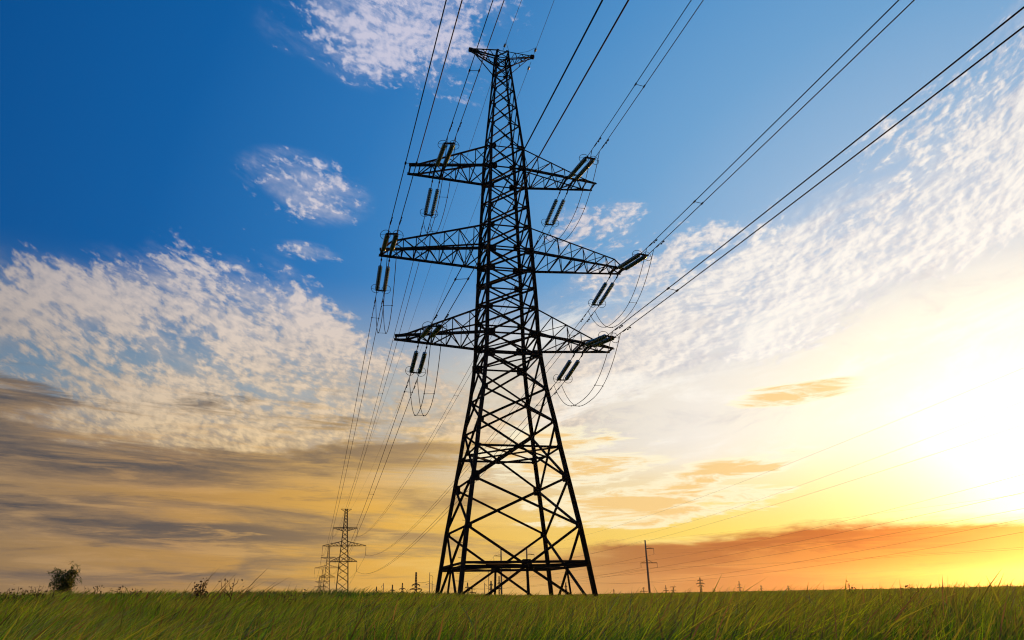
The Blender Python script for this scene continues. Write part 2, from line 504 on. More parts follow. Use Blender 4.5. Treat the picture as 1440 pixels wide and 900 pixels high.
def build_ground():
    ys = np.concatenate([np.linspace(-60, 0, 13), np.linspace(2, 60, 59), np.linspace(64, 140, 20), np.linspace(160, 400, 13), np.array([600, 1000, 1500, 2000, 2600.])])
    xs = np.concatenate([-np.array([2600, 1900, 1200, 600, 300, 200.]), np.linspace(-150, 150, 121), np.array([200, 300, 600, 1200, 1900, 2600.])])
    gx, gy = np.meshgrid(xs, ys)
    gz = terrain(gx, gy)
    V = np.stack([gx, gy, gz], -1).reshape(-1, 3)
    nx, ny = len(xs), len(ys)
    mb = MB()
    mb.v = [tuple(v) for v in V]
    for j in range(ny - 1):
        for i in range(nx - 1):
            mb.f.append((j * nx + i, j * nx + i + 1, (j + 1) * nx + i + 1, (j + 1) * nx + i)); mb.sm.append(True)
    return tag(mb.build('ground', M_GROUND), 'green field ground running flat to the horizon', None, None, 'structure')
build_ground()

# the evening air over the whole field
hz = MB()
hz.quadbox([(-2700, -400, -1), (2700, -400, -1), (2700, 2700, -1), (-2700, 2700, -1), (-2700, -400, 52), (2700, -400, 52), (2700, 2700, 52), (-2700, 2700, 52)])
M_HAZE = bpy.data.materials.new('haze')
M_HAZE.use_nodes = True
M_HAZE.node_tree.nodes.clear()
pv = M_HAZE.node_tree.nodes.new('ShaderNodeVolumePrincipled')
pv.inputs['Color'].default_value = (0.95, 0.92, 0.88, 1)
pv.inputs['Density'].default_value = 0.7e-4
pv.inputs['Anisotropy'].default_value = 0.83
oo = M_HAZE.node_tree.nodes.new('ShaderNodeOutputMaterial')
M_HAZE.node_tree.links.new(pv.outputs[0], oo.inputs['Volume'])
hob = tag(hz.build('haze', M_HAZE), 'thin warm evening haze lying over the field', None, None, 'stuff')
hob['label'] = 'thin warm evening haze lying over the field'

# ------------------------------------------------------------------ the big lattice tower
YAW = 0.24178
TOWER = (-0.33315, 50.0, 0.0)
EX = Vector((math.cos(YAW), math.sin(YAW), 0)); EY = Vector((-math.sin(YAW), math.cos(YAW), 0))
AR = 1.13
#        name   z      half-width
LV = dict(b=(0.10, 4.12), ring=(2.91, 3.754), n1=(5.12, 3.457), g=(8.05, 2.993), r2=(10.0, 2.691), n2=(11.7, 2.47), n3=(13.94, 2.107), k=(16.36, 1.844),
          a3=(17.82, 1.763), a3t=(19.72, 1.731), m3=(21.2, 1.682), k2=(22.66, 1.62), a2=(24.11, 1.57), a2t=(26.05, 1.493), m2=(27.7, 1.42), k1=(29.35, 1.345),
          a1=(31.04, 1.275), a1t=(32.8, 1.228), q1=(34.9, 1.05), q2=(36.68, 0.90), q3=(38.3, 0.765), q4=(39.68, 0.65), p0=(40.76, 0.569), p1=(41.68, 0.491), p2=(42.35, 0.45))
SG = {1: (-1, 1), 2: (-1, -1), 3: (1, 1), 4: (1, -1)}
def nd(l, leg):
    z, w = LV[l]
    return Vector((SG[leg][0] * w, SG[leg][1] * w * AR, z))
tower = thing('lattice_tower', 'tall dark steel lattice tower with three pairs of crossarms in the green field', 'power tower', TOWER, YAW)
order = ['b', 'ring', 'n1', 'g', 'r2', 'n2', 'n3', 'k', 'a3', 'a3t', 'm3', 'k2', 'a2', 'a2t', 'm2', 'k1', 'a1', 'a1t', 'q1', 'q2', 'q3', 'q4', 'p0', 'p1', 'p2']
def legw(z): return float(np.interp(z, [0, 8, 16, 24, 31, 33, 42], [0.25, 0.245, 0.235, 0.215, 0.195, 0.145, 0.115]))
def brw(z): return float(np.interp(z, [0, 8, 16, 24, 31, 33, 42], [0.155, 0.15, 0.13, 0.12, 0.11, 0.09, 0.08]))
legs = {}
for lg in (1, 2, 3, 4):
    mb = MB()
    c = Vector((SG[lg][0], SG[lg][1], 0))
    for a, b in zip(order[:-1], order[1:]):
        mb.angle(nd(a, lg), nd(b, lg), legw(LV[a][0]), (SG[lg][0] * -1.0, SG[lg][1] * -0.02, 0))
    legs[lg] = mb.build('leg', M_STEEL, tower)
    fb = MB()
    p = nd('b', lg)
    fb.quadbox([p + Vector((sx * s, sy * s, z)) for z, s in ((-0.5, 0.55), (0.12, 0.34)) for sx, sy in ((-1, -1), (1, -1), (1, 1), (-1, 1))])
    fb.build('footing', M_FOOT, legs[lg])
# climbing bolts up the near left leg
for i in range(38):
    z = 2.0 + i * 0.42
    t = np.interp(z, [LV[k][0] for k in order], [LV[k][1] for k in order])
    p = Vector((-t, -t * AR, z))
    sb = MB()
    sb.tube([p + Vector((-0.06, 0.0, 0)), p + Vector((-0.30, 0.0, 0.01)), p + Vector((-0.30, 0.0, 0.045))], 0.012, 5)
    sb.build('step_bolt', M_STEEL, legs[2])
faces = {'near': (2, 4, (0, -1, 0)), 'far': (1, 3, (0, 1, 0)), 'lft': (1, 2, (-1, 0, 0)), 'rgt': (3, 4, (1, 0, 0))}
xp = [('b', 'n1'), ('n1', 'g'), ('g', 'n2'), ('n2', 'n3'), ('n3', 'k'), ('k', 'a3'), ('a3', 'a3t'), ('a3t', 'm3'), ('m3', 'k2'), ('k2', 'a2'), ('a2', 'a2t'), ('a2t', 'm2'), ('m2', 'k1'), ('k1', 'a1'), ('a1', 'a1t'),
      ('a1t', 'q1'), ('q1', 'q2'), ('q2', 'q3'), ('q3', 'q4'), ('q4', 'p0'), ('p0', 'p1'), ('p1', 'p2')]
for fname, (A, B, nrm) in faces.items():
    mb = MB()
    n = Vector(nrm)
    side = fname in ('lft', 'rgt')
    for lo, hi in xp:
        w = brw(LV[lo][0]) * (0.82 if side else 1.0)
        off = n * (w * 0.55)
        mb.angle(nd(lo, A) + off, nd(hi, B) + off, w, nrm)
        mb.angle(nd(lo, B) - off, nd(hi, A) - off, w, nrm)
    for h in ('r2', 'k', 'a3', 'a3t', 'k2', 'a2', 'a2t', 'a1', 'a1t', 'p0', 'p1', 'p2'):
        w = brw(LV[h][0])
        mb.angle(nd(h, A), nd(h, B), w, (0, 0, 1))
    # lowest belt is a pair of angles, with a hanger from the crossing down to the ground
    for dz_ in (-0.10, 0.10):
        mb.angle(nd('ring', A) + Vector((0, 0, dz_)), nd('ring', B) + Vector((0, 0, dz_)), 0.15, (0, 0, 1))
    mid = (nd('ring', A) + nd('ring', B)) / 2
    foot = (nd('b', A) + nd('b', B)) / 2
    mb.angle(mid, Vector((foot.x, foot.y, 0.0)), 0.13, nrm)
    mb.plate(mid - n * 0.02, nrm, (0, 0, 1), 0.62, 0.5)
    gb = mb
    for l in order[2:]:
        if l in ('r2', 'p2', 'p1', 'q1', 'q2', 'q3', 'q4'):
            sz = 0.22 if l != 'r2' else 0.30
        elif l in ('a3', 'a2', 'a1', 'k', 'k2'):
            sz = {'a3': 0.70, 'a2': 0.68, 'a1': 0.60, 'k': 0.75, 'k2': 0.62}[l]
        elif l in ('a3t', 'a2t', 'a1t', 'g'):
            sz = 0.5
        else:
            sz = 0.36
        if side: sz *= 0.72
        for lg in (A, B):
            p = nd(l, lg)
            inward = Vector((-SG[lg][0] if not side else 0, 0 if not side else -SG[lg][1], 0))
            gb.plate(p + n * 0.03 + inward * sz * 0.28, nrm, (0, 0, 1), sz, sz * (1.25 if l == 'g' else 0.8), 0.025)
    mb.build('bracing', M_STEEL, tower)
# horizontal frames inside the body
for l in ('ring', 'r2', 'k', 'a3', 'a2', 'a1'):
    pb = MB()
    w = brw(LV[l][0]) * 0.8
    pb.angle(nd(l, 1), nd(l, 4), w, (0, 0, 1))
    pb.angle(nd(l, 2) + Vector((0, 0, w)), nd(l, 3) + Vector((0, 0, w)), w, (0, 0, 1))
    mids = [(nd(l, a) + nd(l, b)) / 2 for a, b in ((2, 4), (4, 3), (3, 1), (1, 2))]
    if l in ('ring', 'r2'):
        for i in range(4):
            pb.angle(mids[i] - Vector((0, 0, w)), mids[(i + 1) % 4] - Vector((0, 0, w)), w, (0, 0, 1))
    pb.build('diaphragm', M_STEEL, tower)

# crossarms: four chords drawing together at the tip
TIPS = {('a1', -1): (-7.05, -0.24, 1.02), ('a1', 1): (7.15, -0.59, 0.51), ('a2', -1): (-8.88, -0.09, 0.93), ('a2', 1): (9.12, -0.32, 0.69), ('a3', -1): (-7.61, -0.05, 0.78), ('a3', 1): (7.89, -0.10, 0.86)}
ATT = {('a1', -1): (5.22, 4.68), ('a1', 1): (4.78, 5.36), ('a2', -1): (8.78, 8.22), ('a2', 1): (8.45, 9.0), ('a3', -1): (6.0, 5.38), ('a3', 1): (5.42, 6.02)}
NB = {'a1': 5, 'a2': 7, 'a3': 5}
def arm_y(lv, s, x, near):
    """y of the near / far lower chord of an arm at |x|"""
    tx, yf, yb = TIPS[(lv, s)]
    w = LV[lv][1]
    t = (abs(x) - w) / (abs(tx) - w)
    return (-w * AR + (yf + w * AR) * t) if near else (w * AR + (yb - w * AR) * t)
for (lv, s), (tx, yf, yb) in TIPS.items():
    arm = thing('crossarm', None, None)
    arm.parent = tower
    nl, fl = (2, 1) if s < 0 else (4, 3)
    z = LV[lv][0]
    tipn, tipf = Vector((tx, yf, z)), Vector((tx, yb, z))
    bn, bf = nd(lv, nl), nd(lv, fl)
    tn, tf = nd(lv + 't', nl), nd(lv + 't', fl)
    apx = 0.88 if lv != 'a2' else 0.90
    lift = 0.10 if lv != 'a2' else 0.62
    un, uf = tipn.lerp(bn, 1 - apx), tipf.lerp(bf, 1 - apx)
    un, uf = un + Vector((0, 0, lift)), uf + Vector((0, 0, lift))
    for p, q, w in ((bn, tipn, 0.17), (bf, tipf, 0.15)):
        mb = MB(); mb.angle(p, q + (q - p).normalized() * 0.12, w, (0, 0, 1)); mb.bar(p + Vector((0, 0, 0.0)), p.lerp(q, 0.55), 0.03, w * 1.25, (0, 0, 1)); mb.build('lower_chord', M_STEEL, arm)
    for p, u_, q in ((tn, un, tipn), (tf, uf, tipf)):
        mb = MB(); mb.angle(p, u_, 0.105, (0, 0, 1)); mb.angle(u_, q, 0.105, (0, 0, 1)); mb.build('upper_chord', M_STEEL, arm)
    wb = MB()
    N = NB[lv]
    ts = [0.0] + [1 - (1 - i / N) ** 1.12 for i in range(1, N)] + [1.0]
    ts = [t * apx for t in ts]
    for i, t in enumerate(ts):
        a, b = bn.lerp(tipn, t), bf.lerp(tipf, t)
        tt = t / apx
        c, d = tn.lerp(un, tt), tf.lerp(uf, tt)
        if 0 < i:
            wb.angle(a, b, 0.075, (0, 0, 1))
            if (c - a).length > 0.25:
                wb.angle(a, c, 0.065, (0, 1, 0)); wb.angle(b, d, 0.06, (0, 1, 0))
        if i + 1 < len(ts):
            t2 = ts[i + 1]
            a2, b2 = bn.lerp(tipn, t2), bf.lerp(tipf, t2)
            c2, d2 = tn.lerp(un, t2 / apx), tf.lerp(uf, t2 / apx)
            # near face, far face, plan bracing
            wb.angle(a, c2, 0.07, (0, 1, 0)); wb.angle(b, d2, 0.065, (0, 1, 0))
            wb.angle(a + Vector((0, 0, -0.05)), b2 + Vector((0, 0, -0.05)), 0.07, (0, 0, 1)) if i % 2 == 0 else wb.angle(b + Vector((0, 0, -0.05)), a2 + Vector((0, 0, -0.05)), 0.07, (0, 0, 1))
            wb.angle(c, d2, 0.05, (0, 0, 1)) if i % 2 == 0 else wb.angle(d, c2, 0.05, (0, 0, 1))
    wb.angle(tipn, tipf, 0.10, (0, 0, 1))
    # strong cross members where the insulators hang
    for x in ATT[(lv, s)]:
        ya, yb_ = arm_y(lv, s, x, True), arm_y(lv, s, x, False)
        wb.angle(Vector((s * x, ya - 0.1, z - 0.02)), Vector((s * x, yb_ + 0.1, z - 0.02)), 0.12, (0, 0, 1))
        for yy in (ya, yb_):
            wb.plate(Vector((s * x, yy, z - 0.10)), (1, 0, 0), (0, 0, 1), 0.26, 0.26, 0.03)
    wb.build('web_bracing', M_STEEL, arm)

# earth-wire arms on the peak
for s, tip in ((-1, Vector((-2.54, -0.10, 42.33))), (1, Vector((2.50, -0.35, 42.30)))):
    arm = thing('peak_crossarm', None, None)
    arm.parent = tower
    nl, fl = (2, 1) if s < 0 else (4, 3)
    mb = MB()
    for lg in (nl, fl):
        dy_ = Vector((0, 0.10 * SG[lg][1], 0))
        mb.angle(nd('p2', lg), tip + dy_ + Vector((0, 0, 0.03)), 0.07, (0, 0, 1))
        mb.angle(nd('p1', lg), tip + dy_ - Vector((0, 0, 0.03)), 0.10, (0, 0, 1))
        mb.angle(nd('p0', lg), tip + dy_ - Vector((s * 0.25, 0, 0.10)), 0.06, (0, 0, 1))
        for t in (0.28, 0.55, 0.78):
            mb.angle(nd('p2', lg).lerp(tip + dy_, t), nd('p1', lg).lerp(tip + dy_, t - 0.16), 0.045, (0, 1, 0))
            mb.angle(nd('p2', lg).lerp(tip + dy_, t), nd('p1', lg).lerp(tip + dy_, t + 0.06), 0.045, (0, 1, 0))
        mb.angle(nd('p1', lg).lerp(tip + dy_, 0.5), nd('p0', lg).lerp(tip + dy_, 0.52), 0.045, (0, 1, 0))
    for t in (0.35, 0.7):
        mb.angle(nd('p1', nl).lerp(tip, t), nd('p1', fl).lerp(tip, t), 0.05, (0, 0, 1))
    mb.plate(tip, (0, 1, 0), (0, 0, 1), 0.32, 0.30, 0.22)
    mb.build('arm_frame', M_STEEL, arm)

# ------------------------------------------------------------------ line hardware on the tower (all in the tower's frame)
def to_world(p):
    return Vector(TOWER) + EX * p[0] + EY * p[1] + Vector((0, 0, p[2]))
POS = {'a1': 'top', 'a2': 'middle', 'a3': 'lowest'}
SD = {-1: 'left', 1: 'right'}
LINK = {-1: 0.55, 1: 1.05}
def string_end(lv, s, j, dirn):
    """point where a conductor leaves its insulator string; dirn -1 towards the viewer, 1 away"""
    x = s * ATT[(lv, s)][j]
    y0 = arm_y(lv, s, x, dirn < 0)
    L = 4.45 if dirn > 0 else 4.6
    return Vector((x, y0, LV[lv][0] - 0.2)), Vector((x, y0 + dirn * L, LV[lv][0] - 1.0))
DRIFT = {('a1', -1): 0.009, ('a2', -1): 0.012, ('a3', -1): 0.004, ('a1', 1): -0.017, ('a2', 1): -0.038, ('a3', 1): -0.035}
GLASS_PROF = []
ND = 14
for i in range(ND):
    a = i / ND
    w = 1.0 / ND
    GLASS_PROF += [(a, 0.045), (a + 0.34 * w, 0.045), (a + 0.44 * w, 0.165), (a + 0.60 * w, 0.145), (a + 0.68 * w, 0.05)]
GLASS_PROF.append((1.0, 0.04))
for (lv, s) in TIPS:
    for dirn in (-1, 1):
        A0, E0 = string_end(lv, s, 0, dirn)
        A1, E1 = string_end(lv, s, 1, dirn)
        base = (A0 + A1) / 2
        where = 'on the side toward the viewer' if dirn < 0 else 'on the far side'
        st = thing('insulator_set', f'green glass insulator pair at {SD[s]} end of {POS[lv]} crossarm, {where}', 'insulator', to_world(base), YAW, 'tension insulators on the big tower')
        yk = MB()
        for A, E in ((A0, E0), (A1, E1)):
            a, e = A - base, E - base
            d = (e - a).normalized()
            ga, ge = a + d * LINK[dirn], e - d * 0.38
            gl = MB(); gl.lathe(ga, ge, GLASS_PROF, 12); gl.build('insulator_string', M_GLASS, st)
            rb = MB(); rb.tube([a, ga], 0.030, 6); rb.tube([a + d * 0.12, a + d * 0.30], 0.06, 6); rb.build('link_rod', M_STEEL, st)
            sgn = -1 if a.x * (1 if A0.x < A1.x else 1) < 0 else 1
            gr = MB(); gr.ring(ge + d * -0.05 + Vector((sgn * 0.12, 0, 0)), (0.25 * sgn, d.y, d.z + 0.2), 0.34, 0.018); gr.tube([ge + d * 0.1, ge - d * 0.05 + Vector((sgn * 0.46, 0, 0))], 0.014, 5); gr.build('grading_ring', M_STEEL, st)
            rb = MB(); rb.tube([ge, e], 0.035, 6); rb.build('clamp', M_STEEL, st)
        e0, e1 = E0 - base, E1 - base
        d = (e0 - (A0 - base)).normalized()
        yk.bar(e0 - d * 0.22 + (e0 - e1).normalized() * 0.10, e1 - d * 0.22 + (e1 - e0).normalized() * 0.10, 0.06, 0.16, (0, 1, 0))
        yk.build('yoke_plate', M_STEEL, st)

def parab(p, L, dirn, drift, a, b, n):
    """cable from p along the line: z falls by a per metre and comes back by b per metre squared"""
    out = []
    for i in range(n + 1):
        t = L * (i / n) ** 1.25
        out.append(Vector((p.x + drift * t, p.y + dirn * t, p.z - a * t + b * t * t)))
    return out
def point_at(p, t, dirn, drift, a, b):
    return Vector((p.x + drift * t, p.y + dirn * t, p.z - a * t + b * t * t))
S_FAR, X_FAR, Z_FAR = 342.0, -0.75, 0.0
FAR_ARM = {'a1': (33.8, 5.8, 29.45), 'a2': (25.2, 10.35, 20.9), 'a3': (17.9, 6.4, 13.5)}
BSAG = 2.1e-4
CABLE_R = 0.024
SPC = {('a1', -1): (8.4,), ('a2', -1): (9.7,), ('a3', -1): (9.0,), ('a1', 1): (9.0,), ('a2', 1): (8.5,), ('a3', 1): (9.8,)}
SPB = {('a1', -1): (6.0, 46.0), ('a2', -1): (4.8, 44.0), ('a3', -1): (4.1, 45.0), ('a1', 1): (6.5, 46.0), ('a2', 1): (6.0, 47.0), ('a3', 1): (6.0, 44.0)}
for (lv, s) in TIPS:
    for dirn in (-1, 1):
        ends = [string_end(lv, s, j, dirn)[1] for j in (0, 1)]
        base = ends[0]
        if dirn < 0:
            lab = f'twin cable rising from {SD[s]} end of {POS[lv]} crossarm over the viewer'
        else:
            lab = f'twin cable running from {SD[s]} end of {POS[lv]} crossarm to the distant tower'
        tw = thing('twin_conductor', lab, 'power cable', to_world(base), YAW, 'conductors of the big tower')
        prm = []
        for j, e in enumerate(ends):
            p = e - base
            if dirn < 0:
                L, a, b, dr = 300.0, 0.078, BSAG, DRIFT[(lv, s)]
            else:
                fz, fx, iz = FAR_ARM[lv]
                tx_ = X_FAR + s * fx + (0.2 if ends[j].x > ends[1 - j].x else -0.2)
                L = S_FAR - e.y
                dr = (tx_ - e.x) / L
                b = BSAG
                a = (e.z - iz + b * L * L) / L
            prm.append((p, L, dr, a, b))
            mb = MB()
            mb.tube(parab(p, L, dirn, dr, a, b, 72), CABLE_R, 6)
            mb.build('cable', M_CABLE, tw)
            for t in (1.5, 2.3):
                q = point_at(p, t, dirn, dr, a, b)
                q2 = point_at(p, t + 0.45, dirn, dr, a, b)
                dm = MB()
                dd = (q2 - q).normalized()
                if t < 2:
                    dm.tube([q - Vector((0, 0, 0.02)), q2 - Vector((0, 0, 0.02))], 0.045, 6)
                    dm.build('dead_end_clamp', M_STEEL, tw)
                else:
                    c0 = (q + q2) / 2 - Vector((0, 0, 0.11))
                    dm.tube([(q + q2) / 2, c0], 0.02, 5)
                    dm.tube([c0 - dd * 0.22, c0 + dd * 0.22], 0.012, 5)
                    dm.tube([c0 - dd * 0.27, c0 - dd * 0.14], 0.045, 6)
                    dm.tube([c0 + dd * 0.14, c0 + dd * 0.27], 0.045, 6)
                    dm.build('vibration_damper', M_STEEL, tw)
        for t in (SPC[(lv, s)] if dirn < 0 else SPB[(lv, s)]):
            q = [point_at(prm[j][0], t, dirn, prm[j][2], prm[j][3], prm[j][4]) for j in (0, 1)]
            sp = MB(); sp.tube(q, 0.016, 5)
            for c in q:
                sp.tube([c - Vector((0, 0.10, 0)), c + Vector((0, 0.10, 0))], 0.05, 6)
            sp.build('spacer', M_STEEL, tw)

# jumper loops carrying the current past the arm
DIP = {('a1', -1): 2.7, ('a1', 1): 2.6, ('a2', -1): 4.3, ('a2', 1): 2.7, ('a3', -1): 3.9, ('a3', 1): 2.7}
for (lv, s) in TIPS:
    jl = None
    paths = []
    for j in (0, 1):
        f = string_end(lv, s, j, -1)[1]; b = string_end(lv, s, j, 1)[1]
        f = f + Vector((0, -0.9, -0.07)); b = b + Vector((0, 0.9, -0.07))
        if jl is None:
            org = f.copy()
            jl = thing('jumper_loop', f'slack twin jumper cable looping below {SD[s]} end of {POS[lv]} crossarm', 'power cable', to_world(org), YAW, 'jumper loops of the big tower')
        pts = []
        n = 40
        for i in range(n + 1):
            u = i / n
            w = 2 * u - 1
            bow = (1 - abs(w) ** 2.6)
            sh = 0.35 * math.sin(math.pi * u) * (s if s > 0 else 0.6)
            p = f.lerp(b, u) + Vector((sh * 0.6, 0.8 * math.sin(math.pi * u), -DIP[(lv, s)] * bow))
            pts.append(p - org)
        mb = MB(); mb.tube(pts, 0.022, 6); mb.build('cable', M_CABLE, jl)
        paths.append(pts)
    for i in (11, 27):
        sp = MB(); q = [paths[0][i], paths[1][i]]
        sp.tube(q, 0.014, 5)
        for c in q: sp.ring(c, (0, 1, 0.2), 0.035, 0.018, 8, 4)
        sp.build('spacer', M_STEEL, jl)

# two earth wires from the peak
def earth(p, dirn, drift, a, b, L, lab, loop=None):
    p = Vector(p)
    t0 = thing('earth_wire', lab, 'wire', to_world(p), YAW, 'earth wires of the big tower')
    mb = MB(); mb.tube([q - p for q in parab(p, L, dirn, drift, a, b, 60)], 0.016, 5); mb.build('cable', M_CABLE, t0)
    gi = MB(); q0 = point_at(p, 0.55, dirn, drift, a, b) - p; q1 = point_at(p, 0.95, dirn, drift, a, b) - p
    gi.lathe(q0, q1, [(0, 0.03), (0.2, 0.10), (0.35, 0.04), (0.55, 0.10), (0.7, 0.04), (0.85, 0.09), (1, 0.03)], 10)
    gi.build('insulator', M_GLASS, t0)
    if loop:
        lb = MB(); lb.tube([Vector(q) - p for q in loop], 0.013, 5); lb.build('jumper', M_CABLE, t0)
earth((2.55, -0.5, 42.3), -1, -0.03, 0.05, 1.2e-4, 300, 'thin earth wire rising from the right tip of the tower peak over the viewer',
      [(2.5, -1.5, 42.3), (1.9, -1.2, 42.05), (1.1, -0.9, 41.98), (0.5, -0.7, 42.15), (0.25, -1.0, 42.5), (0.1, -1.4, 42.45)])
earth((0.0, -0.5, 42.3), -1, 0.005, 0.05, 1.2e-4, 300, 'thin earth wire rising from the middle of the tower peak over the viewer')
for x, tx_, lab in ((2.55, 2.0, 'thin earth wire running from the right tip of the tower peak to the distant tower'), (-0.1, -2.3, 'thin earth wire running from the middle of the tower peak to the distant tower')):
    Lh = S_FAR - 0.5
    bb = 1.4e-4
    earth((x, 0.2, 42.25), 1, (X_FAR + tx_ - x) / Lh, (42.25 - 42.75 + bb * Lh * Lh) / Lh, bb, Lh, lab)

# ------------------------------------------------------------------ the same line's towers further on
def suspension_tower(loc, rz, scale, wmul, label, detail=True, group='distant towers of the same line'):
    t = thing('suspension_tower', label, 'power tower', loc, rz, group)
    S = scale
    prof = [(0.0, 3.0), (17.9, 2.1), (25.2, 1.6), (33.8, 1.0), (42.7, 0.55)]
    hw = lambda z: float(np.interp(z, [p[0] for p in prof], [p[1] for p in prof]))
    zs = [0.0, 4.6, 8.6, 12.0, 15.1, 17.9, 20.4, 22.9, 25.2, 27.4, 29.5, 31.6, 33.8, 35.6, 37.3, 38.8, 40.2, 41.5, 42.7]
    N = lambda z, a, b: Vector((a * hw(z), b * hw(z), z)) * S
    for a in (-1, 1):
        for b in (-1, 1):
            mb = MB()
            for z0, z1 in ((0, 17.9), (17.9, 25.2), (25.2, 33.8), (33.8, 42.7)):
                mb.angle(N(z0, a, b), N(z1, a, b), 0.22 * wmul, (-a, -0.02 * b, 0))
            mb.build('leg', M_STEEL, t)
    mb = MB()
    for z0, z1 in zip(zs[:-1], zs[1:]):
        for (a, b), (c, d) in (((-1, -1), (1, -1)), ((-1, 1), (1, 1)), ((-1, -1), (-1, 1)), ((1, -1), (1, 1))):
            mb.angle(N(z0, a, b), N(z1, c, d), 0.11 * wmul, (0, 0, 1)); mb.angle(N(z0, c, d), N(z1, a, b), 0.11 * wmul, (0, 0, 1))
    for z in (17.9, 25.2, 33.8, 42.7):
        for (a, b), (c, d) in (((-1, -1), (1, -1)), ((-1, 1), (1, 1))):
            mb.angle(N(z, a, b), N(z, c, d), 0.13 * wmul, (0, 0, 1))
    mb.build('bracing', M_STEEL, t)
    for z, x, hgt in ((33.8, 5.8, -1.5), (25.2, 10.35, 2.1), (17.9, 6.4, 2.3)):
        for s in (-1, 1):
            ab = MB()
            tip = Vector((s * x, 0, z)) * S
            zt = z + hgt
            for b in (-1, 1):
                r0, r1 = N(z, s, b), N(zt, s, b)
                ab.angle(r0, tip, 0.16 * wmul, (0, 0, 1)); ab.angle(r1, tip + Vector((0, 0, 0.2 * (1 if hgt > 0 else -1))) * S, 0.13 * wmul, (0, 0, 1))
                for i in range(5):
                    u, v = i / 5.5, (i + 1) / 5.5
                    ab.angle(r0.lerp(tip, u), r1.lerp(tip, v), 0.085 * wmul, (0, 1, 0)); ab.angle(r1.lerp(tip, v), r0.lerp(tip, v), 0.075 * wmul, (0, 1, 0))
            ab.build('crossarm', M_STEEL, t)
    pk = MB()
    for s in (-1, 1):
        for b in (-1, 1):
            pk.angle(N(42.7, s, b), Vector((s * 2.5, 0, 42.75)) * S, 0.13 * wmul, (0, 0, 1)); pk.angle(N(41.5, s, b), Vector((s * 2.5, 0, 42.65)) * S, 0.11 * wmul, (0, 0, 1))
    pk.build('peak_crossarm', M_STEEL, t)
    return t
def hang_insulators(origin, rz, names, wmul):
    ex = Vector((math.cos(rz), math.sin(rz), 0))
    for z, x, iz, pn in ((33.8, 5.8, 29.45, 'top'), (25.2, 10.35, 20.9, 'middle'), (17.9, 6.4, 13.5, 'lowest')):
        for s in (-1, 1):
            p = Vector(origin) + ex * (s * x) + Vector((0, 0, z))
            h = thing('hanging_insulator', f'vertical insulator under {SD[s]} end of {pn} crossarm of the {names}', 'insulator', p, rz, 'hanging insulators of the distant towers')
            g = MB(); L = z - iz - 0.5
            g.lathe((0, 0, -0.4), (0, 0, -L), [((i + f) / 16, rr * wmul) for i in range(16) for f, rr in ((0.0, 0.05), (0.35, 0.15), (0.7, 0.06))] + [(1, 0.05)], 8)
            g.build('insulator_string', M_GLASS, h)
            c = MB(); c.tube([(0, 0, 0), (0, 0, -0.4)], 0.05 * wmul, 5); c.tube([(0, 0, -L), (0, 0, -L - 0.45)], 0.05 * wmul, 5); c.tube([(-0.3, 0, -L - 0.45), (0.3, 0, -L - 0.45)], 0.07 * wmul, 5)
            c.build('clamp', M_STEEL, h)
FAR1 = Vector(TOWER) + EX * X_FAR + EY * S_FAR
suspension_tower(FAR1, YAW, 1.0, 1.5, 'distant lattice tower where the twin cables end, tallest of the left row')
hang_insulators(FAR1, YAW, 'nearest distant tower', 1.2)
FAR2 = Vector((*place(462.7, 768, 42.5), 0.0))
suspension_tower(FAR2, YAW, 1.0, 1.6, 'second distant lattice tower, partly hidden behind the left arms of the nearer one')
hang_insulators(FAR2, YAW, 'second distant tower', 1.2)
FAR3 = Vector((*place(454, 801, 42.5), 0.0))
suspension_tower(FAR3, YAW, 1.0, 1.9, 'third distant lattice tower, small and faint left of the second one')
FAR4 = Vector((*place(449.5, 813, 42.5), 0.0))
suspension_tower(FAR4, YAW, 1.0, 2.2, 'fourth distant lattice tower, tiny and lowest at the left end of the row')
def span(name, label, p, q, sag, r, group=None, n=40):
    p, q = Vector(p), Vector(q)
    t = thing(name, label, 'power cable', p, 0, group)
    mb = MB()
    mb.tube([(q - p) * (i / n) - Vector((0, 0, 4 * sag * (i / n) * (1 - i / n))) for i in range(n + 1)], r, 5)
    mb.build('cable', M_CABLE, t)
    return t
for z, x, iz, pn in ((33.8, 5.8, 29.45, 'top'), (25.2, 10.35, 20.9, 'middle'), (17.9, 6.4, 13.5, 'lowest')):
    for s in (-1, 1):
        span('conductor', f'cable from {SD[s]} {pn} arm of the nearest distant tower to the second', FAR1 + EX * s * x + Vector((0, 0, iz)), FAR2 + EX * s * x + Vector((0, 0, iz)), 7.5, 0.04, 'conductors between the distant towers')

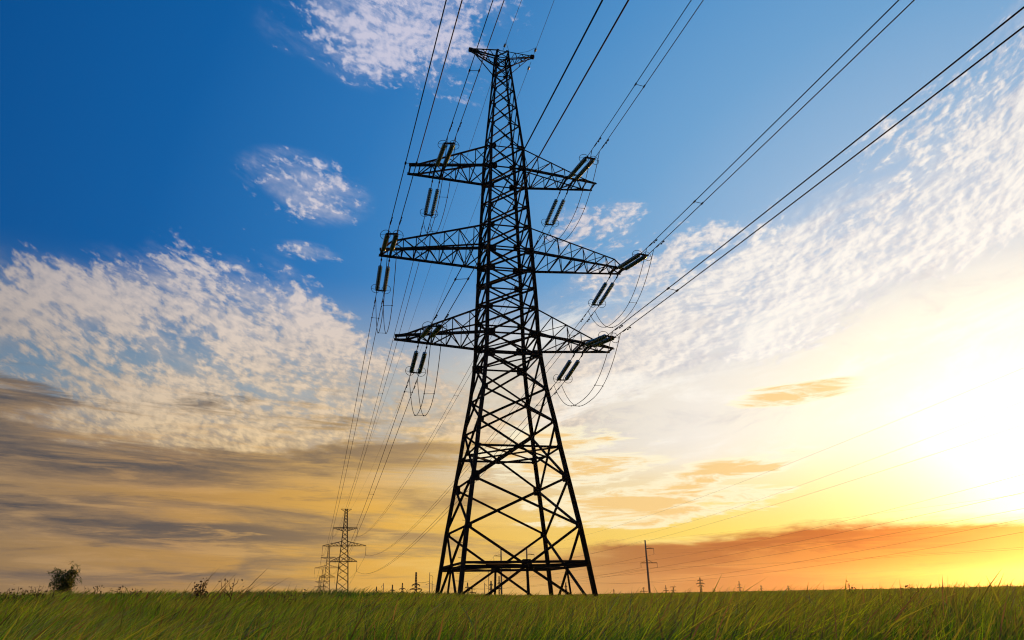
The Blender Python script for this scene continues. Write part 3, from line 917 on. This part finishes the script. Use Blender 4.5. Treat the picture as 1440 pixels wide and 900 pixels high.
# ------------------------------------------------------------------ concrete poles of the lower-voltage lines
def concrete_pole(xy, lean, label, hook, group='concrete line poles', h=22.0, yaw=0.1):
    t = thing('concrete_pole', label, 'power pole', (*xy, 0.0), yaw, group)
    mb = MB(); mb.tube([(0, 0, -0.5), (lean * 0.35, 0, h * 0.35), (lean * 0.8, 0, h * 0.8), (lean, 0, h)], [0.46, 0.42, 0.34, 0.28], 10); mb.build('shaft', M_CONC, t)
    ua = MB(); zu = h * 0.845
    x1 = hook * 3.4
    ua.angle((0, 0, zu), (x1, 0, zu + 0.15), 0.28, (0, 0, 1)); ua.angle((0, 0, zu + 0.9), (x1 * 0.8, 0, zu + 0.2), 0.09, (0, 0, 1)); ua.build('upper_arm', M_STEEL, t)
    la = MB(); zl = h * 0.585
    la.angle((-3.1, 0, zl), (4.5, 0, zl), 0.28, (0, 0, 1))
    la.angle((0, 0, zl + 1.4), (2.4, 0, zl + 0.08), 0.13, (0, 0, 1)); la.angle((0, 0, zl + 1.4), (-2.4, 0, zl + 0.08), 0.08, (0, 0, 1))
    la.build('lower_arm', M_STEEL, t)
    pts = []
    for x, z in ((x1, zu + 0.15), (-3.1, zl), (4.5, zl)):
        ib = MB(); L = 2.5 if x == x1 else 1.9
        ib.lathe((x, 0, z), (x, 0, z - L), [((i + f) / 9, r) for i in range(9) for f, r in ((0.0, 0.05), (0.35, 0.14), (0.7, 0.06))] + [(1, 0.05)], 8)
        ib.build('insulator_string', M_GLASS, t)
        c, s_ = math.cos(yaw), math.sin(yaw)
        pts.append(Vector((xy[0] + x * c, xy[1] + x * s_, z - L)))
    pts.append(Vector((xy[0] + lean, xy[1], h)))
    return pts
P907 = place(908, 759, 22.0); P740 = place(740.5, 769, 22.0); P703 = place(704.5, 771, 22.0)
pC = concrete_pole(P907, -0.35, 'lone dark concrete pole with short upper and wide lower arm, right of the big tower', 1, yaw=0.33)
pB = concrete_pole(P740, 0.0, 'concrete pole with its upper arm to the right, seen through the big tower legs', 1)
pA = concrete_pole(P703, 0.0, 'concrete pole with its upper arm to the left, seen through the big tower legs', -1)
NM = ['upper arm', 'left lower arm', 'right lower arm', 'top']
for pts, d_, L_, sag, nm, who in ((pA, Vector((0.172, -1, 0)), 350, 5.5, 'left', 'pole with left upper arm'), (pB, Vector((0.150, -1, 0)), 350, 7.5, 'right', 'pole with right upper arm'), (pC, Vector((0.34, -1, 0)), 300, 2.2, 'lone', 'lone pole right of the tower')):
    for k, p in enumerate(pts):
        q = p + d_ * L_
        span('line_wire', f'thin wire from {NM[k]} of the {who}, climbing right', p, q, sag, 0.012, 'wires of the concrete pole lines')
        p2 = Vector((-77.0, 716.0, 0)) if nm == 'lone' else (p + Vector((-0.126, 1, 0)) * 340)
        q2 = Vector((p2.x + (p.x - pts[3].x), p2.y, p.z))
        span('line_wire', f'thin wire from {NM[k]} of the {who}, running left', p, q2, 5.5, 0.03, 'wires of the concrete pole lines')

# ------------------------------------------------------------------ small pylons along the horizon
def small_pylon(x, ytop, h, arms, label, wm=1.0, body=0.055, group='small pylons on the horizon', portal=False):
    X0, Y0 = place(x, ytop, h)
    if math.hypot(X0, Y0) > 1900:
        h = 1.05 + (h - 1.05) * 1900 / math.hypot(X0, Y0)
        X0, Y0 = place(x, ytop, h)
    d = math.hypot(X0, Y0)
    t = thing('distant_pylon', label, 'power tower', (X0, Y0, 0.0), -math.atan2(X0, Y0), group)
    w = max(0.10, d * 0.00045) * wm
    hb, ht = h * body, h * 0.018
    N = lambda z, a, b: Vector((a * (hb + (ht - hb) * z / h), b * (hb + (ht - hb) * z / h), z))
    lb = MB()
    for a in (-1, 1):
        for b in (-1, 1):
            lb.bar(N(0, a, b), N(h, a, b), w * 1.25)
    n = 9
    for i in range(n):
        z0, z1 = h * (1 - (1 - i / n) ** 1.2), h * (1 - (1 - (i + 1) / n) ** 1.2) if i + 1 < n else h
        lb.bar(N(z0, -1, -1), N(z1, 1, -1), w * 0.7); lb.bar(N(z0, 1, -1), N(z1, -1, -1), w * 0.7)
        lb.bar(N(z0, -1, 1), N(z1, -1, -1), w * 0.7)
    lb.build('lattice_body', M_STEEL, t)
    for z, x_ in arms:
        ab = MB()
        z *= h; x_ *= h * 1.35
        for s in (-1, 1):
            tip = Vector((s * x_, 0, z))
            ab.bar(N(z, s, 0), tip, w * 1.2); ab.bar(N(min(h, z + 0.055 * h), s, 0), tip, w)
            ab.bar(tip, tip - Vector((0, 0, 0.06 * h)), w)
        ab.bar(N(z, -1, 0), N(z, 1, 0), w)
        ab.build('crossarm', M_STEEL, t)
    return t
three = ((0.80, 0.13), (0.60, 0.20), (0.42, 0.14))
ru = ((0.62, 0.12), (0.36, 0.19))
small_pylon(984, 812, 23.6, three, 'three armed pylon on the horizon, tallest of those right of the lone pole', 1.5)
small_pylon(1039, 817, 22.3, ru, 'two armed pylon on the horizon, second tallest right of the lone pole', 1.4)
small_pylon(1070, 822.5, 13.6, ((0.7, 0.13), (0.4, 0.15)), 'small pylon on the horizon between the two armed pylon and the last one', 1.3)
small_pylon(1108, 823, 13.0, ((0.7, 0.13), (0.4, 0.14)), 'last small pylon on the horizon toward the sun', 1.3)
small_pylon(936, 823, 13.6, ((0.62, 0.12), (0.30, 0.28)), 'thin pylon with wide low arms just right of the lone pole', 1.0)
small_pylon(946.5, 825, 11.2, ((0.98, 0.36), (0.42, 0.34)), 'squat flat topped pylon with two wide arms near the lone pole', 1.3)
small_pylon(1004, 828, 8.7, ((0.98, 0.34), (0.4, 0.4)), 'low flat topped pylon between the two taller ones on the right', 1.2)
small_pylon(585.3, 804.5, 18.6, ((0.52, 0.11), (0.36, 0.17), (0.2, 0.12)), 'dark stout three armed pylon left of the big tower foot', 1.9, 0.04)
small_pylon(566, 819.6, 14.9, ((0.62, 0.15), (0.36, 0.19)), 'pale pylon just left of the stout dark one', 1.3)
small_pylon(552, 822, 13.6, ((0.6, 0.10), (0.30, 0.28)), 'pylon with a wide low arm, third left of the stout dark one', 1.5)
small_pylon(529.6, 824.7, 12.4, ((0.45, 0.36),), 'single armed pylon at the left end of the horizon group', 1.3)
small_pylon(657.5, 819, 14.9, ((0.66, 0.13), (0.42, 0.18)), 'pylon between the two left legs of the big tower', 1.3)
small_pylon(663.8, 827, 8.7, ((0.9, 0.25), (0.5, 0.35)), 'low wide pylon beside the near left leg of the big tower', 1.2)
small_pylon(690.5, 817, 12.4, ((0.78, 0.07), (0.5, 0.07)), 'dark narrow pylon seen between the left legs of the big tower', 1.9, 0.045)
small_pylon(701.8, 810, 14.9, ((0.66, 0.05), (0.40, 0.05)), 'slim pylon tight against the pole with the left upper arm', 1.3, 0.025)
small_pylon(795.5, 819, 13.6, ((0.7, 0.07), (0.42, 0.07)), 'dark little pylon between the right legs of the big tower', 1.6)
small_pylon(863, 828, 8.7, ((0.6, 0.16),), 'tiny pylon between the big tower and the lone pole', 1.1)
small_pylon(905, 826, 9.9, ((0.9, 0.18), (0.35, 0.5)), 'low pylon with very wide arms right behind the lone pole', 1.0)
def small_pole(x, ytop, h, hook, arm, label):
    X0, Y0 = place(x, ytop, h)
    d = math.hypot(X0, Y0)
    t = thing('distant_pole', label, 'power pole', (X0, Y0, 0), -math.atan2(X0, Y0), 'small poles on the horizon')
    w = max(0.22, d * 0.0005)
    mb = MB(); mb.tube([(0, 0, -0.3), (0, 0, h)], [w, w * 0.7], 8); mb.build('shaft', M_CONC, t)
    if hook:
        mb = MB(); mb.tube([(0, 0, h * 0.86), (hook * h * 0.09, 0, h * 0.88), (hook * h * 0.13, 0, h * 0.80), (hook * h * 0.12, 0, h * 0.72)], w * 0.45, 5); mb.build('upper_arm', M_STEEL, t)
    if arm:
        mb = MB(); mb.bar((-h * 0.16, 0, h * 0.52), (0, 0, h * 0.60), w * 0.7); mb.bar((0, 0, h * 0.60), (h * 0.16, 0, h * 0.52), w * 0.7); mb.bar((0, 0, h * 0.6), (0, 0.0, h * 0.55), w); mb.build('lower_arm', M_STEEL, t)
small_pole(604.4, 804.5, 18, 1, True, 'distant pole with a hooked arm left of the big tower foot')
small_pole(607.8, 816, 15, 0, False, 'bare short pole right beside the distant hooked pole')
small_pole(539.4, 820, 18, -1, False, 'thin distant pole near the left end of the horizon group')
small_pole(687.2, 803.5, 20, 0, False, 'bare distant pole between the left legs of the big tower')
small_pole(681.5, 819, 14, 1, False, 'low lamp like pole left of the bare pole inside the tower legs')
span('line_wire', 'thin wires strung from the stout pylon to the hooked pole', (*place(585.3, 818, 17), 17), (*place(604.4, 817, 13), 13), 1.0, 0.14, 'wires of the concrete pole lines')

# ------------------------------------------------------------------ grass
rng = np.random.default_rng(5)
def mesh_np(name, V, F, tint, material, fn=4):
    me = bpy.data.meshes.new(name)
    me.vertices.add(len(V)); me.vertices.foreach_set('co', V.astype(np.float32).ravel())
    me.loops.add(F.size); me.loops.foreach_set('vertex_index', F.astype(np.int32).ravel())
    me.polygons.add(len(F)); me.polygons.foreach_set('loop_start', np.arange(0, F.size, fn, dtype=np.int32))
    me.polygons.foreach_set('use_smooth', np.ones(len(F), bool))
    at = me.attributes.new('tint', 'FLOAT_COLOR', 'POINT')
    at.data.foreach_set('color', np.concatenate([tint, np.ones((len(tint), 1))], 1).astype(np.float32).ravel())
    me.materials.append(material)
    me.update(calc_edges=True)
    o = bpy.data.objects.new(name, me)
    COL.objects.link(o)
    return o
def vnoise(x, y, f, seed):
    r = np.random.default_rng(seed)
    out = np.zeros_like(x)
    for k in range(6):
        a, p, s = r.uniform(0, 2 * np.pi), r.uniform(0, 6.28), f * r.uniform(0.6, 1.7)
        out += np.sin((x * np.cos(a) + y * np.sin(a)) * s + p)
    return out / 3.2
def blades(x, y, h, w, lean, leanaz, col, ear):
    """curved tapering blades, NS segments; returns verts, quads, tint"""
    n = len(x)
    ts = np.array([0.0, 0.40, 0.70, 0.88, 1.0])
    wd = np.stack([np.full(n, 0.9), np.full(n, 1.0), np.where(ear, 0.75, 0.8), np.where(ear, 1.5, 0.5), np.full(n, 0.06)], 1) * w[:, None]
    bend = np.stack([lean * (t ** 1.9) for t in ts], 1)
    hor = bend * h[:, None]
    ver = h[:, None] * np.stack([t * np.sqrt(np.clip(1 - (0.55 * lean * t) ** 2, 0.15, 1)) for t in ts], 1)
    ox, oy = np.cos(leanaz)[:, None] * hor, np.sin(leanaz)[:, None] * hor
    tw = rng.uniform(-0.9, 0.9, n)
    sx, sy = np.cos(tw)[:, None] * wd / 2, np.sin(tw)[:, None] * wd / 2
    z0 = terrain(x, y)
    cx, cy, cz = x[:, None] + ox, y[:, None] + oy, z0[:, None] + ver
    L = np.stack([cx - sx, cy - sy, cz], -1); Rr = np.stack([cx + sx, cy + sy, cz], -1)
    V = np.stack([L, Rr], 2).reshape(n, 10, 3)
    base = (np.arange(n) * 10)[:, None, None]
    q = np.array([[0, 1, 3, 2], [2, 3, 5, 4], [4, 5, 7, 6], [6, 7, 9, 8]])[None]
    F = (base + q).reshape(-1, 4)
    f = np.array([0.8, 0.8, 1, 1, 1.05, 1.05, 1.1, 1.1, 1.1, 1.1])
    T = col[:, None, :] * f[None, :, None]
    tipc = np.array([0.15, 0.12, 0.045])
    T[:, 6:, :] = np.where(ear[:, None, None], T[:, 6:, :] * 0.4 + tipc * 0.6, T[:, 6:, :])
    return V.reshape(-1, 3), F, T.reshape(-1, 3)
parts_ = []
off = 0
for (r0, r1, dens, wmul, az0, az1) in ((3.7, 7, 620, 1.0, -44, 44), (7, 13, 340, 1.3, -42, 42), (13, 24, 130, 2.0, -40, 40), (24, 45, 42, 3.4, -39, 39), (45, 90, 9.0, 6.0, -38, 38), (90, 220, 1.1, 14.0, -38, 38)):
    area = (r1 * r1 - r0 * r0) * 0.5 * R(az1 - az0)
    n = int(area * dens)
    rr = np.sqrt(rng.uniform(r0 * r0, r1 * r1, n)); aa = np.radians(rng.uniform(az0, az1, n))
    x, y = rr * np.sin(aa), rr * np.cos(aa)
    keep = ((x - TOWER[0]) ** 2 + (y - TOWER[1]) ** 2 > 0.0)
    cl = vnoise(x, y, 1.6, 3); cl2 = vnoise(x, y, 0.45, 8); cl3 = vnoise(x, y, 5.0, 21)
    h = np.clip(0.97 + 0.085 * cl2 + 0.05 * cl + 0.03 * cl3 + rng.normal(0, 0.055, n), 0.6, 1.30)
    ear = rng.uniform(0, 1, n) < 0.22
    h = np.where(ear, h + 0.07, h)
    h = np.where(rng.uniform(0, 1, n) < 0.05, h + rng.uniform(0.02, 0.06 if r1 < 14 else 0.15, n), h)
    w = rng.uniform(0.0035, 0.0075, n) * wmul
    lean = np.clip(0.42 + 0.20 * cl + 0.16 * cl3 + rng.normal(0, 0.20, n), 0.03, 0.98)
    laz = rng.normal(0.1, 0.65, n) + 0.35 * cl
    g = rng.uniform(0, 1, n)
    warm = np.clip(0.42 + 0.42 * cl2 + 0.30 * cl + rng.normal(0, 0.22, n), 0, 1)
    c0, c1 = np.array([0.048, 0.245, 0.003]), np.array([0.215, 0.365, 0.006])
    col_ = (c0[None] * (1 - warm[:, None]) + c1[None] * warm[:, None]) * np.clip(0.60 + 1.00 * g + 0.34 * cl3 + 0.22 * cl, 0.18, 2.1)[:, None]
    dry = rng.uniform(0, 1, n) < 0.05 + 0.05 * np.clip(cl2, 0, 1)
    col_ = np.where(dry[:, None], np.array([0.30, 0.235, 0.09])[None] * (0.5 + 0.6 * g[:, None]), col_)
    dark = rng.uniform(0, 1, n) < 0.07
    col_ = np.where(dark[:, None], col_ * 0.35, col_)
    w = np.where(dark, w * 1.5, w)
    hh = h / np.sqrt(np.clip(1 - (0.55 * lean) ** 2, 0.15, 1))
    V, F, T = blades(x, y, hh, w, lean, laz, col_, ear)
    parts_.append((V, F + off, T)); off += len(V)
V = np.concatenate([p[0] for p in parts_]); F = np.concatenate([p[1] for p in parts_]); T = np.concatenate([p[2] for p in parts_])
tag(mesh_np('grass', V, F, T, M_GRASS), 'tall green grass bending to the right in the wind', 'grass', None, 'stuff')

# taller tufts and weeds that stand out of the grass
def tuft(x, y, n, h, spread, lean, label, colr=(0.06, 0.075, 0.02), w=0.007, group='tall grass tufts'):
    z = float(terrain(x, y))
    xs = rng.normal(0, spread, n); ys = rng.normal(0, spread, n)
    hs = h * rng.uniform(0.72, 1.05, n)
    V, F, T = blades(x + xs, y + ys, hs, np.full(n, w), np.clip(lean + rng.normal(0, 0.12, n), 0.05, 0.95), rng.normal(0.05, 0.25, n), np.array(colr)[None] * rng.uniform(0.7, 1.2, (n, 1)), rng.uniform(0, 1, n) < 0.8)
    o = mesh_np('grass_tuft', V - np.array([x, y, z]), F, T, M_GRASS)
    o.location = (x, y, z)
    return tag(o, label, 'grass tuft', group)
def at_px(px_, dist, py_=834):
    r = ray(px_, py_); hd = math.hypot(r.x, r.y)
    return r.x / hd * dist, r.y / hd * dist
tuft(*at_px(226, 13), 16, 1.55, 0.10, 0.45, 'loose tuft of tall thin stems rising above the grass line on the left', w=0.007)
tuft(*at_px(252, 11), 22, 1.62, 0.12, 0.50, 'tallest feathery tuft leaning right on the left side of the field', w=0.007)
tuft(*at_px(372, 18), 26, 1.42, 0.22, 0.35, 'bushy green tuft on the skyline left of the distant tower row')
tuft(*at_px(482, 17), 14, 1.34, 0.2, 0.5, 'dark tuft in front of the nearest distant tower foot')
tuft(*at_px(752, 9.5), 9, 1.42, 0.08, 0.75, 'long bent stems leaning right in front of the big tower feet', w=0.006)
tuft(*at_px(965, 14), 22, 1.20, 0.25, 0.6, 'wind bent tuft right of the lone pole')
tuft(*at_px(1085, 16), 22, 1.21, 0.3, 0.6, 'wind bent tuft under the last small pylon')

def weed(x, y, h, label, branches, colr, flare=0.5, leafy=0.0, group=None):
    z = float(terrain(x, y))
    t = thing('weed_plant', label, 'weed', (x, y, z), 0, group)
    mb = MB()
    r_ = random.Random(int(abs(x) * 100))
    tips = []
    mb.tube([(0, 0, 0), (r_.uniform(-.03, .03) * h, 0, h * 0.5), (r_.uniform(-.04, .06) * h, 0, h)], [0.012 * h, 0.009 * h, 0.004 * h], 6)
    for i in range(branches):
        z0 = h * r_.uniform(0.45, 0.85)
        a = r_.uniform(0, 6.28)
        L = h * r_.uniform(0.18, 0.4)
        top = min(z0 + L * 1.05, h * r_.uniform(0.9, 1.0)); p1 = Vector((math.cos(a) * L * flare, math.sin(a) * L * flare * 0.6, z0 + (top - z0) * 0.45)); p2 = Vector((p1.x * 1.2, p1.y, top))
        mb.tube([(0, 0, z0), p1, p2], [0.007 * h, 0.005 * h, 0.003 * h], 5)
        tips += [p1, p2]
    mb.build('stem', M_BARK, t)
    if leafy:
        n = int(leafy)
        c = np.array([list(tips[k % len(tips)]) for k in range(n)]) + rng.normal(0, 0.045 * h, (n, 3))
        u = rng.normal(0, 1, (n, 3)); u /= np.linalg.norm(u, axis=1)[:, None]
        v = np.cross(u, rng.normal(0, 1, (n, 3))); v /= np.linalg.norm(v, axis=1)[:, None]
        s = 0.035 * h * rng.uniform(0.6, 1.3, (n, 1))
        Vv = np.stack([c - u * s, c + v * s * 0.45, c + u * s, c - v * s * 0.45], 1).reshape(-1, 3)
        Ff = np.arange(n * 4).reshape(-1, 4)
        o = mesh_np('leaves', Vv, Ff, np.repeat(np.array(colr)[None] * rng.uniform(0.6, 1.3, (n, 1)), 4, 0), M_DRY)
        o.parent = t
    return t
DRY = (0.09, 0.06, 0.03)
weed(*at_px(281, 26), 1.45, 'dried brown spike weed with seed heads left of the antler shaped weed', 9, DRY, 0.18, 160)
weed(*at_px(287, 27), 1.09, 'low brown weed beside the dried spike', 5, DRY, 0.5, 60)
weed(*at_px(325, 26), 1.58, 'bare antler shaped dry weed with two tall stems', 7, DRY, 0.55, 14)
weed(*at_px(391, 24), 1.23, 'small dark weed behind the bushy tuft', 5, DRY, 0.5, 40)
weed(*at_px(417, 22), 1.21, 'dark crooked weed with drooping leaves left of the distant towers', 7, (0.05, 0.045, 0.02), 0.6, 50)
weed(*at_px(1193, 26), 1.35, 'single thin curved weed stem on the skyline toward the sun', 2, DRY, 0.2, 10)
weed(*at_px(1207, 27), 1.15, 'short weed beside the thin curved stem', 4, DRY, 0.4, 24)
weed(*at_px(1281, 28), 1.29, 'straight dry stem on the orange skyline, left one of two', 1, DRY, 0.2, 6)
weed(*at_px(1293, 28), 1.27, 'straight dry stem on the orange skyline, right one of two', 1, DRY, 0.2, 6)
for i, (px_, hh_) in enumerate(((8, 1.22), (25, 1.30), (52, 1.34), (64, 1.18), (133, 1.27), (165, 1.25), (180, 1.16), (192, 1.16))):
    weed(*at_px(px_, 30 + 3 * (i % 3)), hh_, ['leafy weed clump at the far left edge of the skyline', 'forked weed on the skyline just in from the left edge', 'tall weed just left of the round bush', 'short weed touching the left side of the round bush', 'slim weed just right of the round bush',
          'spreading weed two gaps right of the round bush', 'low dark weed left of the loose tall tuft', 'rounded low weed next to the loose tall tuft'][i], 8, (0.06, 0.05, 0.02), 0.7, 46)

# the round bush on the left skyline
def bush():
    x, y = at_px(88, 78)
    z = float(terrain(x, y))
    t = thing('bush', 'round leafy bush standing above the grass on the left skyline', 'bush', (x, y, z))
    tb = MB()
    r_ = random.Random(4)
    anch = []
    for i in range(16):
        a, sp = r_.uniform(0, 6.28), r_.uniform(0.1, 0.95)
        h = r_.uniform(2.6, 4.1) * (1 - 0.2 * sp)
        pts = [Vector((0.12 * math.cos(a), 0.12 * math.sin(a), 0)), Vector((0.6 * sp * math.cos(a), 0.6 * sp * math.sin(a), h * 0.5)), Vector((1.05 * sp * math.cos(a), 1.05 * sp * math.sin(a), h))]
        tb.tube(pts, [0.05, 0.03, 0.008], 6)
        for k in range(26):
            u = r_.uniform(0.2, 1.04)
            p = pts[0].lerp(pts[1], u * 2) if u < 0.5 else pts[1].lerp(pts[2], u * 2 - 1)
            anch.append(p + Vector((r_.gauss(0, 0.22), r_.gauss(0, 0.22), r_.gauss(0, 0.15))))
    tb.build('stems', M_BARK, t)
    n = 7500
    c = np.array([list(anch[i % len(anch)]) for i in range(n)]) + rng.normal(0, 0.10, (n, 3))
    u = rng.normal(0, 1, (n, 3)); u /= np.linalg.norm(u, axis=1)[:, None]
    v = np.cross(u, rng.normal(0, 1, (n, 3))); v /= np.linalg.norm(v, axis=1)[:, None]
    s = rng.uniform(0.04, 0.09, (n, 1))
    V = np.stack([c - u * s, c + v * s * 0.5, c + u * s, c - v * s * 0.5], 1).reshape(-1, 3)
    o = mesh_np('crown', V, np.arange(n * 4).reshape(-1, 4), np.repeat(np.array([0.085, 0.125, 0.030])[None] * rng.uniform(0.5, 1.5, (n, 1)), 4, 0), M_LEAF)
    o.parent = t
bush()
